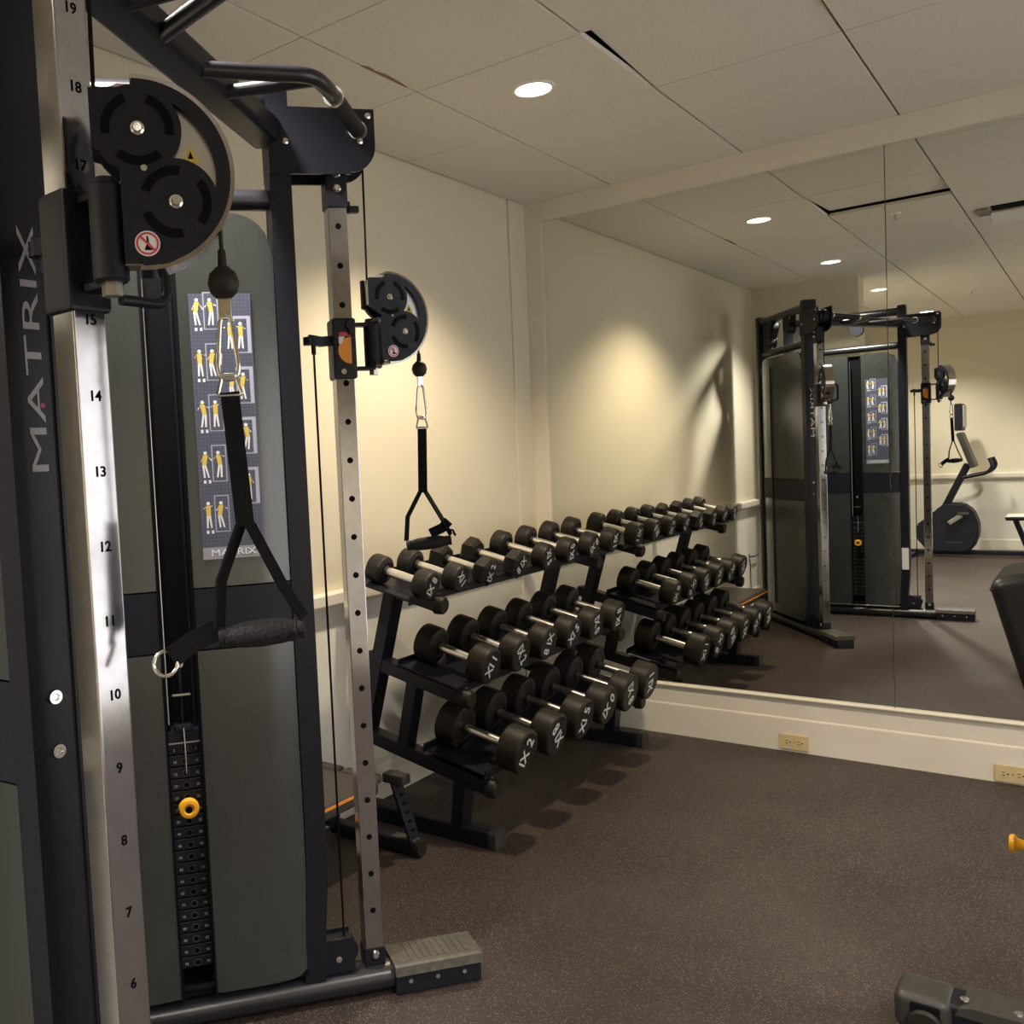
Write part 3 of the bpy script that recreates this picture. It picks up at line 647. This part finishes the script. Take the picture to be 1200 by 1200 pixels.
# ------------------------------------------------------------------ dumbbell rack
rack = empty('dumbbell_rack', 'black three-tier dumbbell rack with chrome-handled dumbbells against the cream wall', 'rack', (.35, -.945, 0))
RO = V((-.35, .945, 0))
def rp(b, n, m, par=None, **k):
    o = b.build(n, m, par or rack)
    if not par: o.location = RO
    return o
ARMS = [((.085, .957), (.445, .868)), ((.10, .640), (.545, .530)), ((.07, .338), (.635, .216))]
for Y, sd in ((-1.62, -1), (-.27, 1)):
    b = MB(); b.bar((.245, Y, .905), (.075, Y, .31), .052, .072, (0, 1, 0), .004); b.bar((.325, Y, .56), (.262, Y, .29), .05, .06, (0, 1, 0), .004); b.bar((.52, Y, .215), (.50, Y, .05), .05, .07, (0, 1, 0), .004)
    rp(b, 'rack_post', 'black')
    for (x0, z0), (x1, z1) in ARMS:
        b = MB(); b.bar((x0, Y, z0), (x1, Y, z1), .052, .062, (0, 1, 0), .006, 0); d = (V((x1, 0, z1))-V((x0, 0, z0))).normalized()
        a = rp(b, 'shelf_arm', 'black')
        c = MB(); c.cyl((x1-.012, Y, z1-.002), V((x1, Y, z1))+d*.028, .036, .033, n=20, bev=.006); c.cyl((x1-.004, Y, z1+.030), V((x1, Y, z1+.030))+d*.012, .012, n=12)
        o = c.build('arm_cap', 'rubber', a)
    b = MB(); pr = fillet([(-.035, 0, 0), (-.035, .064, 0), (.035, .064, 0), (.035, 0, 0)], .016, 4)
    b.prism([(p.x, p.y) for p in pr], (.355, Y, .001), (0, 1, 0), (0, 0, 1), .57)
    ft = rp(b, 'foot_bar', 'black')
    b = MB(); pr = fillet([(-.037, -.0, 0), (-.037, .067, 0), (.037, .067, 0), (.037, 0, 0)], .02, 5)
    b.prism([(p.x, p.y) for p in pr], (.650, Y, .001), (0, 1, 0), (0, 0, 1), .028); b.build('foot_cap', 'greyp', ft)
def shelf(k, ya, yb):
    (x0, z0), (x1, z1) = ARMS[k]; d = V((x1-x0, 0, z1-z0)).normalized(); n = V((-d.z, 0, d.x)); ym = (ya+yb)/2
    lo = .10 if k == 0 else (.17 if k == 1 else .30)
    up_ = (.036, .036, .052)[k]; A = V((x0, ym, z0))+d*lo+n*up_; B = V((x1, ym, z1))-d*.012+n*up_
    b = MB()
    b.bar(A, B, yb-ya, .006, n, .001); 
    b.bar(B-n*.018, B+n*.016, yb-ya, .006, (1, 0, 0), .001)
    b.bar(A-n*.012, A+n*.02, yb-ya, .006, (1, 0, 0), .001)
    s_ = rp(b, 'shelf', 'black')
    # saddle ribs between the dumbbells
    return s_, d, n, A, B
SH = [shelf(0, -1.80, -.09), shelf(1, -1.66, -.24), shelf(2, -1.66, -.24)]

def make_dumbbell(r, sep, th, hexed=False, glyph='IX 8', rot=0.):
    """axis along local x, front head at +x"""
    root = bpy.data.objects.new('dumbbell', None); COL.objects.link(root); root.empty_display_size = .05
    n = 6 if hexed else 40
    for sg in (-1, 1):
        b = MB(); c = .006
        if hexed: pr = [(0, -th/2), (r*.80, -th/2), (r*1.04, -th/2+.012), (r*1.04, th/2-.012), (r*.80, th/2), (0, th/2)]
        else: pr = [(0, -th/2), (r*.62, -th/2), (r*.64, -th/2-.002), (r-.010, -th/2), (r-.003, -th/2+.004), (r, -th/2+.011), (r, th/2-.011), (r-.003, th/2-.004), (r-.010, th/2), (r*.66, th/2-.002), (0, th/2-.002)]
        if sg < 0: pr = [(a, -z) for a, z in pr][::-1]
        b.lathe(pr, (sg*sep/2, 0, 0), (1, 0, 0), n, ring=(0, math.cos(PI/6), math.sin(PI/6)))
        hd = b.build('weight_head', 'rubber', root, ang=32)
        if sg > 0:
            t = MB(); R_ = MX.Rotation(rot, 3, 'X'); f = r*.88
            t.text(glyph, f, V((sep/2+th/2+(.0004 if hexed else -.0016), 0, 0)), R_ @ V((0, 1, 0)), R_ @ V((0, 0, 1)), 0, .0005, bold=.0010 if not hexed else .0004, xs=.85)
            t.build('head_lettering', 'white', hd)
        c_ = MB().cyl((sg*(sep/2-th/2), 0, 0), (sg*(sep/2-th/2-.010), 0, 0), .021, .019, n=24); c_.build('collar', 'rubber', root)
    L = sep-th
    b = MB(); b.lathe([(.0165, -L/2), (.0172, -L/4), (.0178, 0), (.0172, L/4), (.0165, L/2)], (0, 0, 0), (1, 0, 0), 24)
    b.build('bar', 'barchrome', root); return root
ordn = ['first', 'second', 'third', 'fourth', 'fifth', 'sixth', 'seventh', 'eighth']
TOP = [-1.735, -1.54, -1.325, -1.085, -.844, -.618, -.388, -.15]
MID = [-1.527, -1.30, -1.072, -.844, -.616, -.375]
BOT = [-1.54, -1.30, -1.06, -.83, -.60, -.365]
protos = {}
def place(tier, i, y, r, sep, th, hexed, glyph, rot, key):
    s_, d, n, A, B = SH[tier]
    if key not in protos: o = protos[key] = make_dumbbell(r, sep, th, hexed, glyph, rot)
    else: o = copy_tree(protos[key])
    ctr = (A+B)/2+d*CEN[tier]
    rr = r*1.04*math.cos(PI/6) if hexed else r
    o.location = V((ctr.x, y, ctr.z))+n*(.0035+rr)
    yv = V((0, 1, 0)); o.rotation_euler = MX((d, yv, n)).transposed().to_euler()
    tn = ['top', 'middle', 'bottom'][tier]
    shape = 'hex-headed' if hexed else 'round-headed'
    extra = ' under the hanging handle' if (tier == 0 and i == 1) else (' nearest the camera' if i == 0 else (' beside the mirror' if i == len([TOP, MID, BOT][tier])-1 else ''))
    tag(o, f"black {shape} dumbbell, {ordn[i]} from the left on the {tn} shelf{extra}", 'dumbbell', f'dumbbells on the {tn} shelf')
    return o
CEN = [0, 0, 0]
for tier, ys in enumerate((TOP, MID, BOT)):
    r, sep, th = [(.0565, .207, .064), (.0715, .234, .076), (.084, .264, .086)][tier]
    # set so that head centres land where the photograph has them
    s_, d, n, A, B = SH[tier]
    tx = [.370, .453, .570][tier]; CEN[tier] = ((tx-n.x*(r+.0035))-((A+B)/2).x)/d.x
    for i, y in enumerate(ys):
        hexed = tier == 0 and i in (2, 3)
        gl = ['IX 8', 'XI I', 'IX 2', '8 IX', 'XI 5', 'IX 0'][(i+tier) % 6]
        sz = r*(.93+.02*i) if tier == 0 else r
        if tier == 1 and i == 5: sz = r*.97
        place(tier, i, y, sz, sep, th, hexed, gl, math.radians([62, -50, 75, 50, -65, 100, 40, -80][i]), (tier, i))

# ------------------------------------------------------------------ sit-up bench beside the rack
ab = empty('sit_up_bench', 'low sit-up bench with dark brown pad and orange stripe, between rack and cable machine', 'bench', (.25, -2.3, 0))
AO = V((-.25, 2.3, 0))
def ap(b, n, m, par=None):
    o = b.build(n, m, par or ab)
    if not par: o.location = AO
    return o
pd = ap(MB().box((.215, -2.40, .272), (.35, .90, .06), .02, seg=4), 'pad', 'vinylb')
MB().box((.3915, -2.46, .284), (.004, .80, .009), .001).build('side_stripe', 'orange', pd)
for x in (.13, .30): ap(MB().box((x, -1.945, .292), (.16, .06, .035), .016, seg=4), 'pad_lobe', 'vinylb')
b = MB(); b.bar((.39, -1.875, .30), (.445, -1.83, .03), .055, .012, (1, 0, 0), .003, 0)
for k in range(6):
    for q in (-.011, .011):
        c = V((.39, -1.875, .30)).lerp(V((.445, -1.83, .03)), .16+.12*k); b.cyl(c+V((q, .008, 0)), c+V((q, -.008, 0)), .0045, n=10, mi=1)
ap(b, 'adjustment_leg', ['black', 'dark'])
ap(MB().box((.415, -1.89, .292), (.09, .05, .035), .006).cyl((.46, -1.88, .285), (.46, -1.88, .31), .006), 'leg_bracket', 'greyp')
ap(MB().box((.265, -1.835, .03), (.40, .05, .05), .010), 'foot_bar', 'black')
ap(MB().cyl((.445, -1.835, .03), (.472, -1.835, .03), .028, n=18).box((.40, -1.835, .057), (.10, .04, .004), .001, 1), 'foot_cap', ['rubber', 'tread'])
ap(MB().bar((.06, -2.80, .02), (.40, -2.80, .02), .04, .04), 'rear_foot', 'black')
ap(MB().bar((.22, -2.80, .03), (.22, -2.80, .25), .05, .05, (1, 0, 0)), 'rear_leg', 'black')
ap(MB().bar((.22, -2.83, .225), (.22, -1.87, .225), .05, .05), 'frame', 'black')
ap(MB().cyl((.06, -1.86, .07), (.09, -1.86, .07), .035, n=20), 'transport_wheel', 'rubber')

# ------------------------------------------------------------------ adjustable bench at the right edge
wb = empty('weight_bench', 'adjustable bench with raised black backrest and yellow pull pin at the right edge', 'bench', (2.5, -1.97, 0))
WO = V((-2.5, 1.97, 0))
def wp_(b, n, m, par=None):
    o = b.build(n, m, par or wb)
    if not par: o.location = WO
    return o
# base: front foot with wheel housing, main tube
b = MB(); b.box((2.005, -1.965, .055), (.115, .12, .09), .022, seg=4)
hs = wp_(b, 'front_foot', 'greyp')
MB().box((2.012, -2.024, .052), (.06, .012, .068), .006).build('wheel_well', 'dark', hs)
MB().cyl((2.012, -2.040, .040), (2.012, -1.995, .040), .036, n=28, bev=.006).build('transport_wheel', 'rubber', hs)
b = MB(); b.box((2.60, -1.955, .065), (1.10, .095, .055), .012, 0, seg=3); b.prism([(2.068, .072), (2.60, .072), (2.60, .098), (2.10, .098), (2.075, .09)], (0, -1.955, 0), (1, 0, 0), (0, 0, 1), .105, 1)
mt = wp_(b, 'base_beam', ['black', 'greyp'])
for x in (2.085, 2.185): MB().lathe([(.010, 0), (.009, .004), (.005, .006), (0, .006)], (x, -1.975, .098), (0, 0, 1), 16).build('base_bolt', 'chrome', mt)
wp_(MB().box((3.15, -1.955, .04), (.09, .60, .07), .02), 'rear_foot', 'black')
wp_(MB().bar((2.62, -1.955, .08), (2.52, -1.955, .46), .07, .09, (0, 1, 0)), 'post', 'black')
wp_(MB().box((2.62, -1.955, .455), (.62, .06, .05), .008), 'seat_frame', 'black')
ang = math.radians(14.5)
top = V((2.187, -1.955, 1.098)); dn = V((math.sin(ang), 0, -math.cos(ang)))
cen = top+dn*.34
R_ = MX.Rotation(-ang, 3, 'Y')
b = MB(); b.box(cen, (.085, .27, .68), .026, 0, R_, 4)
bk = wp_(b, 'backrest', 'vinyl')
pp = [V((x, y, .316)) for x, y in ((-.0425, -.12), (-.0425, .12), (.0425, .12), (.0425, -.12))]
b = MB().tube([R_ @ p+cen for p in fillet(pp, .02, 4, True)], .0035, n=8, closed=True); b.build('piping', 'vinyl', bk)
wp_(MB().box((2.80, -1.955, .51), (.36, .28, .07), .025, seg=4), 'seat_pad', 'vinyl')
wp_(MB().bar(cen+V((.06, 0, .05)), V((2.58, -1.955, .47)), .05, .05, (0, 1, 0)), 'backrest_frame', 'black')
b = MB(); k0 = V((2.168, -1.92, .468)); b.lathe([(0, 0), (.017, 0), (.020, .004), (.020, .010), (.013, .016), (.010, .03), (.010, .06), (0, .06)], k0, (1, 0, 0), 24)
kn = wp_(b, 'pull_pin', 'knob')
wp_(MB().cyl(k0+V((.055, 0, 0)), k0+V((.36, 0, 0)), .007), 'pin_rod', 'steel')

# ------------------------------------------------------------------ exercise bike across the room
bk_ = empty('exercise_bike', 'black recumbent exercise bike with tall console standing at the far wall', 'exercise bike', (1.0, -7.95, 0))
BO = V((-1.0, 7.95, 0)); BY = -7.92
def kp(b, n, m, par=None):
    o = b.build(n, m, par or bk_)
    if not par: o.location = BO
    return o
kp(MB().box((1.15, BY, .045), (1.15, .10, .05), .01), 'base_rail', 'black')
for x in (.62, 1.70): kp(MB().box((x, BY, .025), (.07, .52, .05), .015), 'stabiliser', 'black')
b = MB(); b.prism([(.66, .20), (.66, .36), (.80, .46), (.88, .56), (.95, .60), (1.10, .60), (1.20, .52), (1.25, .38), (1.25, .24), (1.20, .10), (1.12, .05), (.78, .05)], (0, BY, 0), (1, 0, 0), (0, 0, 1), .26)
bmesh.ops.bevel(b.b, geom=[e for e in b.b.edges], offset=.02, segments=3, affect='EDGES')
bd = kp(b, 'drive_housing', 'blackr')
MB().box((1.02, BY+.133, .165), (.16, .003, .012), .001).build('housing_lettering', 'greyp', bd)
MB().bar((.98, BY+.16, .38), (1.10, BY+.16, .47), .05, .02, (0, 1, 0), .006).build('pedal_crank', 'steel', bd)
MB().box((1.12, BY+.21, .49), (.10, .08, .03), .008).build('pedal', 'greyp', bd)
kp(MB().bar((.93, BY, .55), (1.15, BY, 1.03), .07, .10, (0, 1, 0), .015), 'mast', 'black')
kp(MB().bar((1.08, BY, 1.38), (1.21, BY, .99), .06, .30, (0, 1, 0), .018), 'console_board', 'greyp')
kp(MB().box((1.08, BY, 1.55), (.075, .30, .30), .015).box((1.125, BY, 1.56), (.012, .26, .24), .004, 1), 'console', ['blackr', 'screen'])
kp(MB().tube(fillet([(1.12, BY+.20, .885), (1.34, BY+.22, .93), (1.395, BY+.22, 1.0), (1.36, BY+.20, 1.09)], .06), .018), 'handlebar', 'black')
kp(MB().tube(fillet([(1.12, BY-.20, .885), (1.34, BY-.22, .93), (1.395, BY-.22, 1.0), (1.36, BY-.20, 1.09)], .06), .018), 'handlebar', 'black')
kp(MB().cyl((1.12, BY-.2, .885), (1.12, BY+.2, .885), .018), 'handlebar_stem', 'black')
kp(MB().bar((1.68, BY, .08), (1.57, BY, .41), .05, .07, (0, 1, 0), .01), 'seat_post', 'black')
kp(MB().box((1.66, BY, .435), (.34, .36, .05), .02, 0).box((1.66, BY, .455), (.33, .37, .012), .004, 1), 'seat', ['blackr', 'whitep'])
kp(MB().bar((1.80, BY, .46), (1.92, BY, .95), .06, .34, (0, 1, 0), .02), 'seat_back', 'blackr')

# ------------------------------------------------------------------ world, camera, colour management
w = bpy.data.worlds.new('world'); SC.world = w; w.use_nodes = True
w.node_tree.nodes['Background'].inputs[0].default_value = (.5, .55, .65, 1); w.node_tree.nodes['Background'].inputs[1].default_value = .0
cam = bpy.data.cameras.new('camera'); co = bpy.data.objects.new('camera', cam); COL.objects.link(co)
cam.sensor_fit = 'HORIZONTAL'; cam.sensor_width = 36; cam.lens = 36*1086.6327/1200
cam.shift_x = (600-400)/1200; cam.clip_start = .02
yaw, pitch, roll = [math.radians(a) for a in (39.65527, 3.08168, -2.94368)]
fwd = V((-math.sin(yaw)*math.cos(pitch), math.cos(yaw)*math.cos(pitch), -math.sin(pitch)))
r0 = V((math.cos(yaw), math.sin(yaw), 0)); u0 = r0.cross(fwd)
rt = r0*math.cos(roll)+u0*math.sin(roll); up = -r0*math.sin(roll)+u0*math.cos(roll)
co.matrix_world = MX.Translation((2.34477, -4.444745, 1.406678)) @ MX((rt, up, -fwd)).transposed().to_4x4()
SC.camera = co
vs = SC.view_settings; vs.view_transform = 'Standard'; vs.look = 'None'; vs.exposure = EXPO; vs.gamma = 1.; vs.use_curve_mapping = False
SC.cycles.max_bounces = 10; SC.cycles.diffuse_bounces = 5; SC.cycles.glossy_bounces = 6
